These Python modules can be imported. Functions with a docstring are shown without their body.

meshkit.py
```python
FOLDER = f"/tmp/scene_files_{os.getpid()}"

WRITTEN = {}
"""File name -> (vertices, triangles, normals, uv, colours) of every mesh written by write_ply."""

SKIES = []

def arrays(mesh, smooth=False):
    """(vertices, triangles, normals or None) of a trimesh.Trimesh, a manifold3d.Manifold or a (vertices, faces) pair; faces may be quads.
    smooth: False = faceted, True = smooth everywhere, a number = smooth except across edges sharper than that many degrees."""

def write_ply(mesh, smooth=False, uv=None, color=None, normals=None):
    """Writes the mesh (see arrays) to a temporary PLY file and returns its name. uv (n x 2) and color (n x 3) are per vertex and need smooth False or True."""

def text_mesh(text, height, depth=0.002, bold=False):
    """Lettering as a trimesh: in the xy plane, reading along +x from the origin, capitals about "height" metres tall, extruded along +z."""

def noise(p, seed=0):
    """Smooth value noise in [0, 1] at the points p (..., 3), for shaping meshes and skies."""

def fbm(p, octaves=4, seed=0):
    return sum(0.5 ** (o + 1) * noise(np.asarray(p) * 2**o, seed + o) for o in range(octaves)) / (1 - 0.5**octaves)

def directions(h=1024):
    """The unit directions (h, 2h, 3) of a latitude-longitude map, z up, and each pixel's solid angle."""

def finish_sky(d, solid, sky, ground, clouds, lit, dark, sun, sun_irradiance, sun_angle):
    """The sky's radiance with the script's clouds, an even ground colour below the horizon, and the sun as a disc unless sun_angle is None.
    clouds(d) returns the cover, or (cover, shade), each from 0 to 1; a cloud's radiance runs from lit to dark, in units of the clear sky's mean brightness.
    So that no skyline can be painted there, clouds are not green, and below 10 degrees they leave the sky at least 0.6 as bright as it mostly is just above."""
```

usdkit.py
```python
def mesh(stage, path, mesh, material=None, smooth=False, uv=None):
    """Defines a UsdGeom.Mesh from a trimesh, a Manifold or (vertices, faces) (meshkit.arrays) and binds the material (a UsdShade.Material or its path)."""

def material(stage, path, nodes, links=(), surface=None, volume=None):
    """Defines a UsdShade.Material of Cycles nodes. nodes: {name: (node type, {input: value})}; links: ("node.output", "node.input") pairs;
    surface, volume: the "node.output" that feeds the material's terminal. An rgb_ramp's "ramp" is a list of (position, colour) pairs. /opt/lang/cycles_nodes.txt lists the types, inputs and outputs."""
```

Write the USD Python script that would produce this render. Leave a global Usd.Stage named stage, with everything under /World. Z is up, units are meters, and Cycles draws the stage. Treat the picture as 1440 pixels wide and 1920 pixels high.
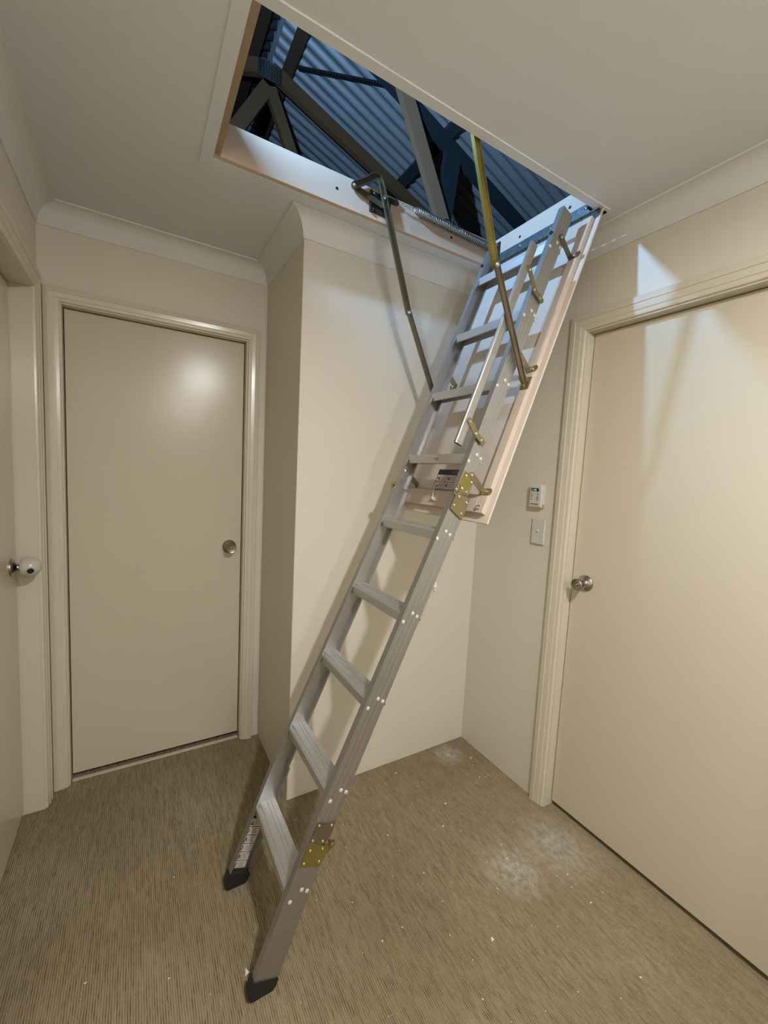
import math
import random
import numpy as np
import trimesh
import usdkit
import meshkit
from shapely.geometry import Polygon, LineString, Point, box as sbox
from shapely import affinity
from pxr import Usd, UsdGeom, UsdLux, UsdShade, Gf, Sdf, Vt

random.seed(4)
rng = np.random.default_rng(7)
stage = Usd.Stage.CreateInMemory()
UsdGeom.SetStageUpAxis(stage, UsdGeom.Tokens.z)
UsdGeom.SetStageMetersPerUnit(stage, 1.0)
UsdGeom.Xform.Define(stage, '/World')
UsdGeom.Scope.Define(stage, '/World/Looks')

# ------------------------------------------------------------------ camera
CAM = np.array([0.0, 0.0, 1.439])
YAW, PITCH, ROLL, FPX = 0.5384, -0.0924, 0.0512, 776.99
EXPOSURE = 5.36
cam = UsdGeom.Camera.Define(stage, '/World/camera')
cy, sy, cp, sp = math.cos(YAW), math.sin(YAW), math.cos(PITCH), math.sin(PITCH)
fw = np.array([sy * cp, cy * cp, sp]); rt = np.array([cy, -sy, 0.0]); up = np.cross(rt, fw)
cr, sr = math.cos(ROLL), math.sin(ROLL)
R_, U_ = cr * rt + sr * up, -sr * rt + cr * up
m = Gf.Matrix4d(*[float(x) for x in [*R_, 0, *U_, 0, *(-fw), 0, *CAM, 1]])
UsdGeom.Xformable(cam).AddTransformOp().Set(m)
cam.CreateHorizontalApertureAttr(36.0)
cam.CreateVerticalApertureAttr(48.0)
cam.CreateFocalLengthAttr(36.0 * FPX / 1440.0)
cam.CreateClippingRangeAttr(Gf.Vec2f(0.02, 100))
cam.CreateExposureAttr(EXPOSURE)

# ------------------------------------------------------------------ lights (values; the lamps that carry them are built below)
HALL_BULB = dict(pos=(0.553, -0.17, 2.33), power=3.4, down=58.0, radius=0.036, color=(1.0, 0.985, 0.975))
FILL_BULB = dict(pos=(0.60, -2.55, 2.33), power=15.0, down=0.0, radius=0.036, color=(1.0, 0.985, 0.975))  # added fill light behind the camera, no bulb is known there
WORK_LIGHT = dict(pos=(0.06, 1.254, 2.762), power=275.0, w=0.052, h=0.045, tilt=38.0, color=(0.30, 0.57, 1.0))

# ------------------------------------------------------------------ materials
LK = '/World/Looks/'
MAT = {}


def mat(name, nodes, links=(), surface='p.BSDF'):
    MAT[name] = usdkit.material(stage, LK + name, nodes, links, surface=surface)
    return MAT[name]


def plain(name, color, rough=0.5, metallic=0.0, coat=0.0, bump=0.0, bscale=200.0, var=0.0, vscale=6.0, spec=0.5, emit=None, estr=0.0):
    n = {'p': ('principled_bsdf', {'base_color': color, 'roughness': rough, 'metallic': metallic, 'coat_weight': coat, 'coat_roughness': 0.2, 'specular_ior_level': spec})}
    if emit:
        n['p'][1]['emission_color'] = emit
        n['p'][1]['emission_strength'] = estr
    l = []
    if bump or var:
        n['g'] = ('geometry', {})
    if bump:
        n['nb'] = ('noise_texture', {'scale': bscale, 'detail': 3.0})
        n['b'] = ('bump', {'strength': bump, 'distance': 0.002})
        l += [('g.position', 'nb.vector'), ('nb.fac', 'b.height'), ('b.normal', 'p.normal')]
    if var:
        n['nv'] = ('noise_texture', {'scale': vscale, 'detail': 4.0})
        n['r'] = ('rgb_ramp', {'ramp': [(0.3, tuple(c * (1 - var) for c in color)), (0.7, tuple(min(1, c * (1 + var)) for c in color))]})
        l += [('g.position', 'nv.vector'), ('nv.fac', 'r.fac'), ('r.color', 'p.base_color')]
    return mat(name, n, l)


plain('wall_paint', (0.70, 0.65, 0.55), 0.55, bump=0.10, bscale=420, spec=0.3)
plain('ceiling_paint', (0.72, 0.735, 0.745), 0.8, bump=0.06, bscale=300, spec=0.2)
plain('cornice_paint', (0.72, 0.71, 0.685), 0.75, spec=0.2)
plain('door_paint', (0.61, 0.55, 0.425), 0.19, bump=0.06, bscale=520, spec=0.32)
plain('trim_paint', (0.65, 0.595, 0.47), 0.2, bump=0.05, bscale=90, spec=0.5)
plain('black_rubber', (0.012, 0.012, 0.013), 0.5)
plain('dark_gap', (0.01, 0.009, 0.008), 0.9)
plain('white_plastic', (0.62, 0.60, 0.54), 0.35)
plain('grey_print', (0.13, 0.125, 0.115), 0.6)
plain('lcd_glass', (0.006, 0.014, 0.008), 0.15)
plain('lcd_digit', (0.20, 0.30, 0.24), 0.5, emit=(0.5, 0.75, 0.6), estr=0.03)
plain('satin_nickel', (0.40, 0.375, 0.335), 0.24, metallic=1.0)
plain('bright_steel', (0.72, 0.72, 0.70), 0.18, metallic=1.0)
plain('galvanised_steel', (0.16, 0.19, 0.21), 0.42, metallic=0.75, var=0.2, vscale=60)
plain('dark_steel', (0.07, 0.065, 0.05), 0.4, metallic=0.7)
plain('spring_steel', (0.46, 0.45, 0.42), 0.25, metallic=1.0)
plain('white_cord', (0.62, 0.58, 0.5), 0.8)
plain('cover_plastic', (0.56, 0.52, 0.45), 0.22)
plain('plaster_crumb', (0.78, 0.76, 0.70), 0.9)
plain('label_white', (0.55, 0.50, 0.45), 0.5)
plain('label_black', (0.015, 0.013, 0.011), 0.5)
plain('label_red', (0.26, 0.035, 0.025), 0.5)
plain('label_grey', (0.20, 0.18, 0.16), 0.5)
plain('strap_steel', (0.02, 0.025, 0.03), 0.6, metallic=0.3)
plain('nail_plate', (0.22, 0.22, 0.21), 0.4, metallic=0.9, var=0.2, vscale=80)
plain('lamp_housing', (0.02, 0.02, 0.02), 0.4)
plain('lamp_glow', (0.8, 0.8, 0.8), 0.3, emit=(1.0, 0.95, 0.85), estr=0.05)
# roof underside, grey-blue painted steel
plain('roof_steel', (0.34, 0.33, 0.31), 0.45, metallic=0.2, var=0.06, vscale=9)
plain('roof_steel_unlit', (0.035, 0.035, 0.038), 0.5)  # left slope sheets, shade beyond the ridge put into the colour
plain('rivet_head', (0.62, 0.60, 0.56), 0.4, metallic=0.2)

# aluminium extrusion: fine brushing
mat('aluminium', {
    'g': ('geometry', {}), 'm': ('mapping', {'scale': (30.0, 900.0, 30.0)}), 'n': ('noise_texture', {'scale': 1.0, 'detail': 3.0}),
    'r': ('map_range', {'from_min': 0.3, 'from_max': 0.7, 'to_min': 0.36, 'to_max': 0.5}),
    'p': ('principled_bsdf', {'base_color': (0.43, 0.425, 0.415), 'metallic': 0.9, 'roughness': 0.42, 'anisotropic': 0.2})},
    [('g.position', 'm.vector'), ('m.vector', 'n.vector'), ('n.fac', 'r.value'), ('r.result', 'p.roughness')])

# yellow zinc passivate with rainbow blotches
mat('zinc_yellow', {
    'g': ('geometry', {}), 'n': ('noise_texture', {'scale': 9.0, 'detail': 2.0}),
    'r': ('rgb_ramp', {'ramp': [(0.32, (0.26, 0.23, 0.14)), (0.45, (0.30, 0.265, 0.115)), (0.55, (0.31, 0.25, 0.15)), (0.68, (0.27, 0.20, 0.145))]}),
    'p': ('principled_bsdf', {'metallic': 0.8, 'roughness': 0.38})},
    [('g.position', 'n.vector'), ('n.fac', 'r.fac'), ('r.color', 'p.base_color')])
mat('zinc_gold', {
    'g': ('geometry', {}), 'n': ('noise_texture', {'scale': 12.0, 'detail': 2.0}),
    'r': ('rgb_ramp', {'ramp': [(0.35, (0.27, 0.225, 0.06)), (0.65, (0.34, 0.28, 0.085))]}),
    'p': ('principled_bsdf', {'metallic': 0.75, 'roughness': 0.42})},
    [('g.position', 'n.vector'), ('n.fac', 'r.fac'), ('r.color', 'p.base_color')])
mat('zinc_olive', {
    'g': ('geometry', {}), 'n': ('noise_texture', {'scale': 7.0, 'detail': 2.0}),
    'r': ('rgb_ramp', {'ramp': [(0.35, (0.16, 0.14, 0.08)), (0.65, (0.21, 0.18, 0.12))]}),
    'p': ('principled_bsdf', {'metallic': 0.75, 'roughness': 0.4})},
    [('g.position', 'n.vector'), ('n.fac', 'r.fac'), ('r.color', 'p.base_color')])


mat('zinc_brown', {
    'g': ('geometry', {}), 'n': ('noise_texture', {'scale': 9.0, 'detail': 2.0}),
    'r': ('rgb_ramp', {'ramp': [(0.35, (0.17, 0.145, 0.10)), (0.65, (0.24, 0.195, 0.135))]}),
    'p': ('principled_bsdf', {'metallic': 0.75, 'roughness': 0.4})},
    [('g.position', 'n.vector'), ('n.fac', 'r.fac'), ('r.color', 'p.base_color')])
mat('aluminium_tread', {
    'g': ('geometry', {}), 'm': ('mapping', {'scale': (500.0, 6.0, 500.0)}), 'n': ('noise_texture', {'scale': 1.0, 'detail': 3.0}),
    'r': ('map_range', {'from_min': 0.3, 'from_max': 0.7, 'to_min': 0.42, 'to_max': 0.56}),
    'p': ('principled_bsdf', {'base_color': (0.60, 0.595, 0.58), 'metallic': 0.85})},
    [('g.position', 'm.vector'), ('m.vector', 'n.vector'), ('n.fac', 'r.value'), ('r.result', 'p.roughness')])


def wood(name, dark, light, scale, rot=(0, 0, 0), rough=0.65, line=0.5):
    mat(name, {
        'g': ('geometry', {}), 'm0': ('mapping', {'rotation': rot}), 'm': ('mapping', {'scale': scale}),
        'n': ('noise_texture', {'scale': 1.0, 'detail': 5.0, 'roughness': 0.6, 'distortion': 0.3}),
        'n2': ('noise_texture', {'scale': 0.25, 'detail': 2.0}),
        'a': ('math', {'math_type': 'multiply_add', 'value2': line, 'value3': 0.25}),
        's': ('math', {'math_type': 'multiply_add', 'value2': 0.5}),
        'r': ('rgb_ramp', {'ramp': [(0.32, dark), (0.5, tuple((a + 2 * b) / 3 for a, b in zip(dark, light))), (0.66, light)]}),
        'b': ('bump', {'strength': 0.15, 'distance': 0.001}),
        'p': ('principled_bsdf', {'roughness': rough})},
        [('g.position', 'm0.vector'), ('m0.vector', 'm.vector'), ('m.vector', 'n.vector'), ('m.vector', 'n2.vector'), ('n2.fac', 'a.value1'), ('n.fac', 's.value1'), ('a.value', 's.value3'),
         ('s.value', 'r.fac'), ('r.color', 'p.base_color'), ('n.fac', 'b.height'), ('b.normal', 'p.normal')])


SL = math.atan2(0.924, 0.383)
wood('pine_board', (0.34, 0.235, 0.155), (0.60, 0.46, 0.335), (1.0, 45, 90), line=0.8)
wood('pine_end', (0.48, 0.37, 0.27), (0.62, 0.50, 0.39), (60, 2, 40))
wood('pine_raw', (0.20, 0.14, 0.085), (0.34, 0.25, 0.16), (40, 2, 40))
wood('pine_panel', (0.38, 0.28, 0.20), (0.58, 0.48, 0.39), (2, 70, 70), rot=(0, SL, 0))
wood('plywood', (0.50, 0.42, 0.345), (0.63, 0.55, 0.465), (3, 40, 40), rot=(0, SL, 0))
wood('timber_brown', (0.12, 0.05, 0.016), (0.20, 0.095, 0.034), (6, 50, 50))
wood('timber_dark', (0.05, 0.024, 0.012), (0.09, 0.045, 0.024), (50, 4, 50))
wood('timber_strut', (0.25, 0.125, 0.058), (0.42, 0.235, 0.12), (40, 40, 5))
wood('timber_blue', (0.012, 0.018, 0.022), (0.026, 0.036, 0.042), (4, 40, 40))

# carpet: loop-pile ribs running along y, with dark gaps, dust and tone
mat('carpet', {
    'g': ('geometry', {}),
    'm': ('mapping', {'scale': (165.0, 32.0, 1.0)}), 'n': ('noise_texture', {'scale': 1.0, 'detail': 3.0, 'roughness': 0.65}),
    'm2': ('mapping', {'scale': (500.0, 260.0, 1.0)}), 'n2': ('noise_texture', {'scale': 1.0, 'detail': 2.0}),
    'n3': ('noise_texture', {'scale': 1.6, 'detail': 3.0}),
    'sx': ('separate_xyz', {}),
    'h': ('map_range', {'from_min': -0.0007, 'from_max': -0.0026, 'to_min': 0.0, 'to_max': 1.0, 'clamp': True}),
    'a': ('map_range', {'from_min': 0.66, 'from_max': 0.38, 'to_min': 0.22, 'to_max': 1.0, 'clamp': True}),
    'f': ('math', {'math_type': 'multiply', 'use_clamp': True}),
    'a2': ('math', {'math_type': 'multiply_add', 'value2': 0.45}),
    'a3': ('math', {'math_type': 'multiply', 'value2': 0.55}),
    'r': ('rgb_ramp', {'ramp': [(0.30, (0.225, 0.175, 0.100)), (0.50, (0.33, 0.265, 0.165)), (0.72, (0.43, 0.36, 0.245))]}),
    'ck': ('mix_color', {'b': (0.12, 0.088, 0.044)}),
    # plaster dust trodden into the pile
    'd1': ('vector_math', {'math_type': 'distance', 'vector2': (1.20, 0.935, 0.0)}), 'd2': ('vector_math', {'math_type': 'distance', 'vector2': (1.43, 0.93, 0.0)}), 'd3': ('vector_math', {'math_type': 'distance', 'vector2': (1.385, 1.545, 0.0)}),
    'k1': ('map_range', {'from_min': 0.13, 'from_max': 0.02, 'to_min': 0.0, 'to_max': 1.0, 'clamp': True}),
    'k2': ('map_range', {'from_min': 0.17, 'from_max': 0.02, 'to_min': 0.0, 'to_max': 0.8, 'clamp': True}),
    'k3': ('map_range', {'from_min': 0.10, 'from_max': 0.01, 'to_min': 0.0, 'to_max': 1.0, 'clamp': True}),
    'x1': ('math', {'math_type': 'maximum'}), 'x2': ('math', {'math_type': 'maximum'}),
    'nd': ('noise_texture', {'scale': 34.0, 'detail': 5.0, 'roughness': 0.75}),
    'dd': ('map_range', {'from_min': 0.38, 'from_max': 0.72, 'to_min': 0.0, 'to_max': 1.3, 'clamp': True}),
    'dm': ('math', {'math_type': 'multiply', 'use_clamp': True}),
    'mx': ('mix_color', {'b': (0.52, 0.50, 0.46)}),
    'p': ('principled_bsdf', {'roughness': 0.95, 'specular_ior_level': 0.1})},
    [('g.position', 'm.vector'), ('m.vector', 'n.vector'), ('g.position', 'm2.vector'), ('m2.vector', 'n2.vector'), ('g.position', 'n3.vector'),
     ('g.position', 'sx.vector'), ('sx.z', 'h.value'), ('n.fac', 'a.value'), ('h.result', 'f.value1'), ('a.result', 'f.value2'), ('n3.fac', 'a3.value1'), ('n2.fac', 'a2.value1'), ('a3.value', 'a2.value3'), ('a2.value', 'r.fac'),
     ('r.color', 'ck.a'), ('f.value', 'ck.fac'),
     ('g.position', 'd1.vector1'), ('g.position', 'd2.vector1'), ('g.position', 'd3.vector1'), ('d1.value', 'k1.value'), ('d2.value', 'k2.value'), ('d3.value', 'k3.value'),
     ('k1.result', 'x1.value1'), ('k2.result', 'x1.value2'), ('x1.value', 'x2.value1'), ('k3.result', 'x2.value2'),
     ('g.position', 'nd.vector'), ('nd.fac', 'dd.value'), ('dd.result', 'dm.value1'), ('x2.value', 'dm.value2'),
     ('ck.result', 'mx.a'), ('dm.value', 'mx.fac'), ('mx.result', 'p.base_color')])

# ------------------------------------------------------------------ helpers
USED = {}


def numbered(parent, name):
    k = (parent, name)
    USED[k] = USED.get(k, -1) + 1
    return name if USED[k] == 0 else f'{name}_{USED[k]:03d}'


ORIGIN = {}


def data(prim, label=None, category=None, group=None, kind=None):
    for k, v in (('label', label), ('category', category), ('group', group), ('kind', kind)):
        if v:
            prim.SetCustomDataByKey(k, v)
    return prim


def thing(name, loc, label=None, category=None, group=None, kind=None):
    path = '/World/' + numbered('/World', name)
    x = UsdGeom.Xform.Define(stage, path)
    x.AddTranslateOp().Set(Gf.Vec3d(*map(float, loc)))
    ORIGIN[path] = np.array(loc, float)
    data(x.GetPrim(), label, category, group, kind)
    return path


def obj(name, mesh, material, parent='/World', smooth=False, **kw):
    """One Mesh prim; mesh vertices are given in world coordinates."""
    if isinstance(mesh, (list, tuple)):
        mesh = trimesh.util.concatenate(list(mesh))
    path = parent + '/' + numbered(parent, name)
    off = ORIGIN.get(parent, np.zeros(3))
    ORIGIN[path] = off
    mm = mesh.copy()
    mm.apply_translation(-off)
    g = usdkit.mesh(stage, path, mm, MAT[material], smooth=smooth)
    data(g.GetPrim(), **kw)
    return path


def bx(x0, x1, y0, y1, z0, z1):
    b = trimesh.creation.box(extents=(abs(x1 - x0), abs(y1 - y0), abs(z1 - z0)))
    b.apply_translation(((x0 + x1) / 2, (y0 + y1) / 2, (z0 + z1) / 2))
    return b


def rbox(x0, x1, y0, y1, z0, z1, r=0.003):
    """box with chamfered edges (convex hull)"""
    pts = []
    for sx in (0, 1):
        for sy_ in (0, 1):
            for sz in (0, 1):
                c = np.array([[x0, x1][sx], [y0, y1][sy_], [z0, z1][sz]], float)
                d = np.array([1 - 2 * sx, 1 - 2 * sy_, 1 - 2 * sz]) * r
                for k in range(3):
                    q = d.copy(); q[k] = 0
                    pts.append(c + q)
    return trimesh.convex.convex_hull(np.array(pts))


def place(mesh, ax, ay, az, o):
    """mesh local axes -> world vectors ax, ay, az, origin o"""
    M = np.eye(4); M[:3, 0], M[:3, 1], M[:3, 2], M[:3, 3] = ax, ay, az, o
    mesh = mesh.copy()
    mesh.vertices = mesh.vertices @ M[:3, :3].T + M[:3, 3]
    if np.linalg.det(M[:3, :3]) < 0:
        mesh.invert()
    return mesh


def extrude(poly, h):
    ms = [trimesh.creation.extrude_polygon(g, h, engine='earcut') for g in getattr(poly, 'geoms', [poly])]
    return trimesh.util.concatenate(ms) if len(ms) > 1 else ms[0]


def xz_plate(poly, y0, y1):
    """polygon in (x, z), thickness y0..y1"""
    return place(extrude(poly, abs(y1 - y0)), (1, 0, 0), (0, 0, 1), (0, 1, 0), (0, min(y0, y1), 0))


def cyl(p0, p1, r, n=16, r2=None):
    p0, p1 = np.array(p0, float), np.array(p1, float)
    d = p1 - p0; L = np.linalg.norm(d); d = d / L
    a = np.cross(d, (0, 0, 1) if abs(d[2]) < 0.9 else (1, 0, 0)); a /= np.linalg.norm(a); b = np.cross(d, a)
    t = np.linspace(0, 2 * np.pi, n, endpoint=False)
    ring = np.outer(np.cos(t), a) + np.outer(np.sin(t), b)
    r2 = r if r2 is None else r2
    v = np.vstack([p0 + ring * r, p1 + ring * r2, p0, p1])
    f = []
    for i in range(n):
        j = (i + 1) % n
        f += [[i, j, n + j], [i, n + j, n + i], [2 * n, j, i], [2 * n + 1, n + i, n + j]]
    mm = trimesh.Trimesh(v, f, process=False)
    mm.fix_normals()
    return mm


def lathe(profile, o, axis, n=40):
    """profile: (radius, height along axis) pairs"""
    o, d = np.array(o, float), np.array(axis, float); d /= np.linalg.norm(d)
    a = np.cross(d, (0, 0, 1) if abs(d[2]) < 0.9 else (1, 0, 0)); a /= np.linalg.norm(a); b = np.cross(d, a)
    t = np.linspace(0, 2 * np.pi, n, endpoint=False)
    ring = np.outer(np.cos(t), a) + np.outer(np.sin(t), b)
    v = np.vstack([o + d * h + ring * max(r, 1e-5) for r, h in profile])
    f = []
    for k in range(len(profile) - 1):
        for i in range(n):
            j = (i + 1) % n
            f += [[k * n + i, k * n + j, (k + 1) * n + j], [k * n + i, (k + 1) * n + j, (k + 1) * n + i]]
    mm = trimesh.Trimesh(v, f, process=False)
    mm.fix_normals()
    return mm


def tube(path, r, n=8, closed=False):
    P = np.array(path, float); N = len(P)
    T = np.gradient(P, axis=0) if not closed else np.roll(P, -1, 0) - np.roll(P, 1, 0)
    T /= np.linalg.norm(T, axis=1, keepdims=True)
    a = np.cross(T[0], (0, 0, 1) if abs(T[0][2]) < 0.9 else (1, 0, 0)); a /= np.linalg.norm(a)
    V = []
    t = np.linspace(0, 2 * np.pi, n, endpoint=False)
    for k in range(N):
        a = a - T[k] * (a @ T[k]); a /= np.linalg.norm(a); b = np.cross(T[k], a)
        V.append(P[k] + (np.outer(np.cos(t), a) + np.outer(np.sin(t), b)) * r)
    v = np.vstack(V); f = []
    for k in range(N if closed else N - 1):
        k2 = (k + 1) % N
        for i in range(n):
            j = (i + 1) % n
            f += [[k * n + i, k * n + j, k2 * n + j], [k * n + i, k2 * n + j, k2 * n + i]]
    if not closed:
        v = np.vstack([v, P[0], P[-1]])
        for i in range(n):
            j = (i + 1) % n
            f += [[N * n, j, i], [N * n + 1, (N - 1) * n + i, (N - 1) * n + j]]
    mm = trimesh.Trimesh(v, f, process=False)
    mm.fix_normals()
    return mm


def stick(p0, p1, w, h, ref=(0, 1, 0)):
    """timber from p0 to p1; w across, measured along ref, h the other way"""
    p0, p1, ref = np.array(p0, float), np.array(p1, float), np.array(ref, float)
    d = p1 - p0; L = np.linalg.norm(d); d /= L
    a = ref - d * (ref @ d); a /= np.linalg.norm(a); b = np.cross(d, a)
    return place(bx(-w / 2, w / 2, -h / 2, h / 2, 0, L), a, b, d, p0)


def sweep_profile(rings, caps=True):
    """rings: list of equal-length closed point loops; joins them, capped"""
    n, N = len(rings[0]), len(rings)
    v = np.vstack(rings); f = []
    for k in range(N - 1):
        for i in range(n):
            j = (i + 1) % n
            f += [[k * n + i, k * n + j, (k + 1) * n + j], [k * n + i, (k + 1) * n + j, (k + 1) * n + i]]
    pts2 = rings[0]
    c = [len(v), len(v) + 1]
    v = np.vstack([v, np.mean(rings[0], 0), np.mean(rings[-1], 0)])
    for i in range(n if caps else 0):
        j = (i + 1) % n
        f += [[c[0], j, i], [c[1], (N - 1) * n + i, (N - 1) * n + j]]
    mm = trimesh.Trimesh(v, f, process=False)
    mm.fix_normals()
    return mm


# ------------------------------------------------------------------ room dimensions
XL, XR, XP = -0.3324, 1.5493, 0.5532          # left wall, right wall, side of the projecting wall
YP, YF, YB = 1.6281, 2.1423, -2.90            # front of the projecting wall, far wall, wall behind the camera
HC = 2.40
T = 0.11
HX0, HX1, HY0, HY1 = 0.2066, 1.408, 0.961, 1.4996   # hatch lining, outer edges
BT = 0.018                                          # lining board thickness
HZ0, HZ1 = 2.397, 2.503


def wall_with_door(axis, plane, into, s0, s1, door=None):
    """a wall slab with an optional door opening: axis 'x' means the wall lies in a plane of constant x; into = +1/-1 side away from the room"""
    parts = []
    spans = [(s0, s1, 0.0, 2.52)]
    if door:
        a, b, h = door
        spans = [(s0, a, 0, 2.52), (b, s1, 0, 2.52), (a, b, h, 2.52)]
    for a, b, z0, z1 in spans:
        if b - a < 1e-4:
            continue
        p, q = plane, plane + into * T
        parts.append(bx(p, q, a, b, z0, z1) if axis == 'x' else bx(a, b, p, q, z0, z1))
    return parts


# doors: (leaf edge 0, leaf edge 1, leaf top) along the wall
D_FAR = (-0.2562, 0.4552, 2.04)
D_RIGHT = (0.2533, 1.0733, 2.04)
D_LEFT = (1.204, 2.024, 2.045)
J = 0.022                                     # jamb thickness incl. gap
obj('wall_back', wall_with_door('y', YF, 1, XL - T, XP + 0.0, (D_FAR[0] - J, D_FAR[1] + J, D_FAR[2] + J)), 'wall_paint', kind='structure')
obj('wall_right', wall_with_door('x', XR, 1, YB, YP, (D_RIGHT[0] - J, D_RIGHT[1] + J, D_RIGHT[2] + J)), 'wall_paint', kind='structure')
obj('wall_left', wall_with_door('x', XL, -1, YB, YF, (D_LEFT[0] - J, D_LEFT[1] + J, D_LEFT[2] + J)), 'wall_paint', kind='structure')
obj('wall_front', wall_with_door('y', YB, -1, XL - T, XR + T), 'wall_paint', kind='structure')
cw = extrude(Polygon([(XP, YF + T), (XP, YP + 0.002), (XP + 0.002, YP), (XR + T, YP), (XR + T, YP + T), (XP + T, YP + T), (XP + T, YF + T)]), 2.52)
obj('wall_back_right', cw, 'wall_paint', kind='structure')

# ceiling with the hatch opening
cpoly = Polygon([(XL - T, YB - T), (XR + T, YB - T), (XR + T, YP + T), (XP + T, YP + T), (XP + T, YF + T), (XL - T, YF + T)]).difference(sbox(HX0, HY0, HX1, HY1))
c = extrude(cpoly, 0.012); c.apply_translation((0, 0, HC))
obj('ceiling', c, 'ceiling_paint', kind='structure')

# carpet floor: ribs along y, 9 mm pitch, loops wander slightly
PITCH_R = 0.0062
xs = np.arange(XL - 0.13, XR + 0.13, PITCH_R / 5)
ys = np.concatenate([np.arange(YB, 0.45, 0.15), np.arange(0.45, YF + 0.14, 0.011)])
Xg, Yg = np.meshgrid(xs, ys, indexing='ij')
ph = (Xg / PITCH_R) * 2 * np.pi
wob = meshkit.noise(np.stack([Xg * 40, Yg * 30, Xg * 0], -1), 3)
pil = meshkit.noise(np.stack([np.floor(Xg / PITCH_R) * 7.3, Yg * 95, Xg * 0], -1), 5)
lump = meshkit.noise(np.stack([np.floor(Xg / PITCH_R + 0.5) * 3.7, Yg * 28, Xg * 0], -1), 9)
Zg = -0.0032 * (0.3 + 0.7 * lump) * (0.5 - 0.5 * np.cos(ph + (wob - 0.5) * 1.8)) ** 1.2 - 0.0006 * pil
V = np.stack([Xg, Yg, Zg], -1).reshape(-1, 3)
nx, ny = Xg.shape
ii, jj = np.meshgrid(np.arange(nx - 1), np.arange(ny - 1), indexing='ij')
a = (ii * ny + jj).ravel()
F = np.concatenate([np.stack([a, a + ny, a + ny + 1], -1), np.stack([a, a + ny + 1, a + 1], -1)])
obj('floor', trimesh.Trimesh(V, F, process=False), 'carpet', smooth=True, kind='structure')

# cornice: 68 x 78 mm cove, mitred, one run per wall
room = [(XL, YB), (XR, YB), (XR, YP), (XP, YP), (XP, YF), (XL, YF)]
DROP, PROJ = 0.0783, 0.0684
cove = [(0.0, HC + 0.001), (0.0, HC - DROP), (0.004, HC - DROP), (0.006, HC - DROP + 0.004)]
for k in range(1, 9):
    th = math.radians(90 * k / 9)
    cove.append((PROJ - 0.006 - (PROJ - 0.012) * math.cos(th), HC - 0.007 - (DROP - 0.011) * (1 - math.sin(th))))
cove += [(PROJ - 0.005, HC - 0.006), (PROJ, HC - 0.006), (PROJ, HC + 0.001)]


def inset(d):
    poly = Polygon(room).buffer(-d, join_style=2)
    # mitre-offset vertices in the order of `room`
    out = []
    n = len(room)
    for i in range(n):
        p0, p1, p2 = np.array(room[i - 1]), np.array(room[i]), np.array(room[(i + 1) % n])
        e1 = (p1 - p0) / np.linalg.norm(p1 - p0); e2 = (p2 - p1) / np.linalg.norm(p2 - p1)
        n1, n2 = np.array([-e1[1], e1[0]]), np.array([-e2[1], e2[0]])
        out.append(p1 + d * (n1 + n2))
    return out


ins = [inset(d) for d, _ in cove]
for i in range(len(room)):
    j = (i + 1) % len(room)
    ra = np.array([[*ins[k][i], cove[k][1]] for k in range(len(cove))])
    rb = np.array([[*ins[k][j], cove[k][1]] for k in range(len(cove))])
    obj(f'trim_{i + 1}', sweep_profile([ra, rb], False), 'cornice_paint', smooth=50, kind='structure')

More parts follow.
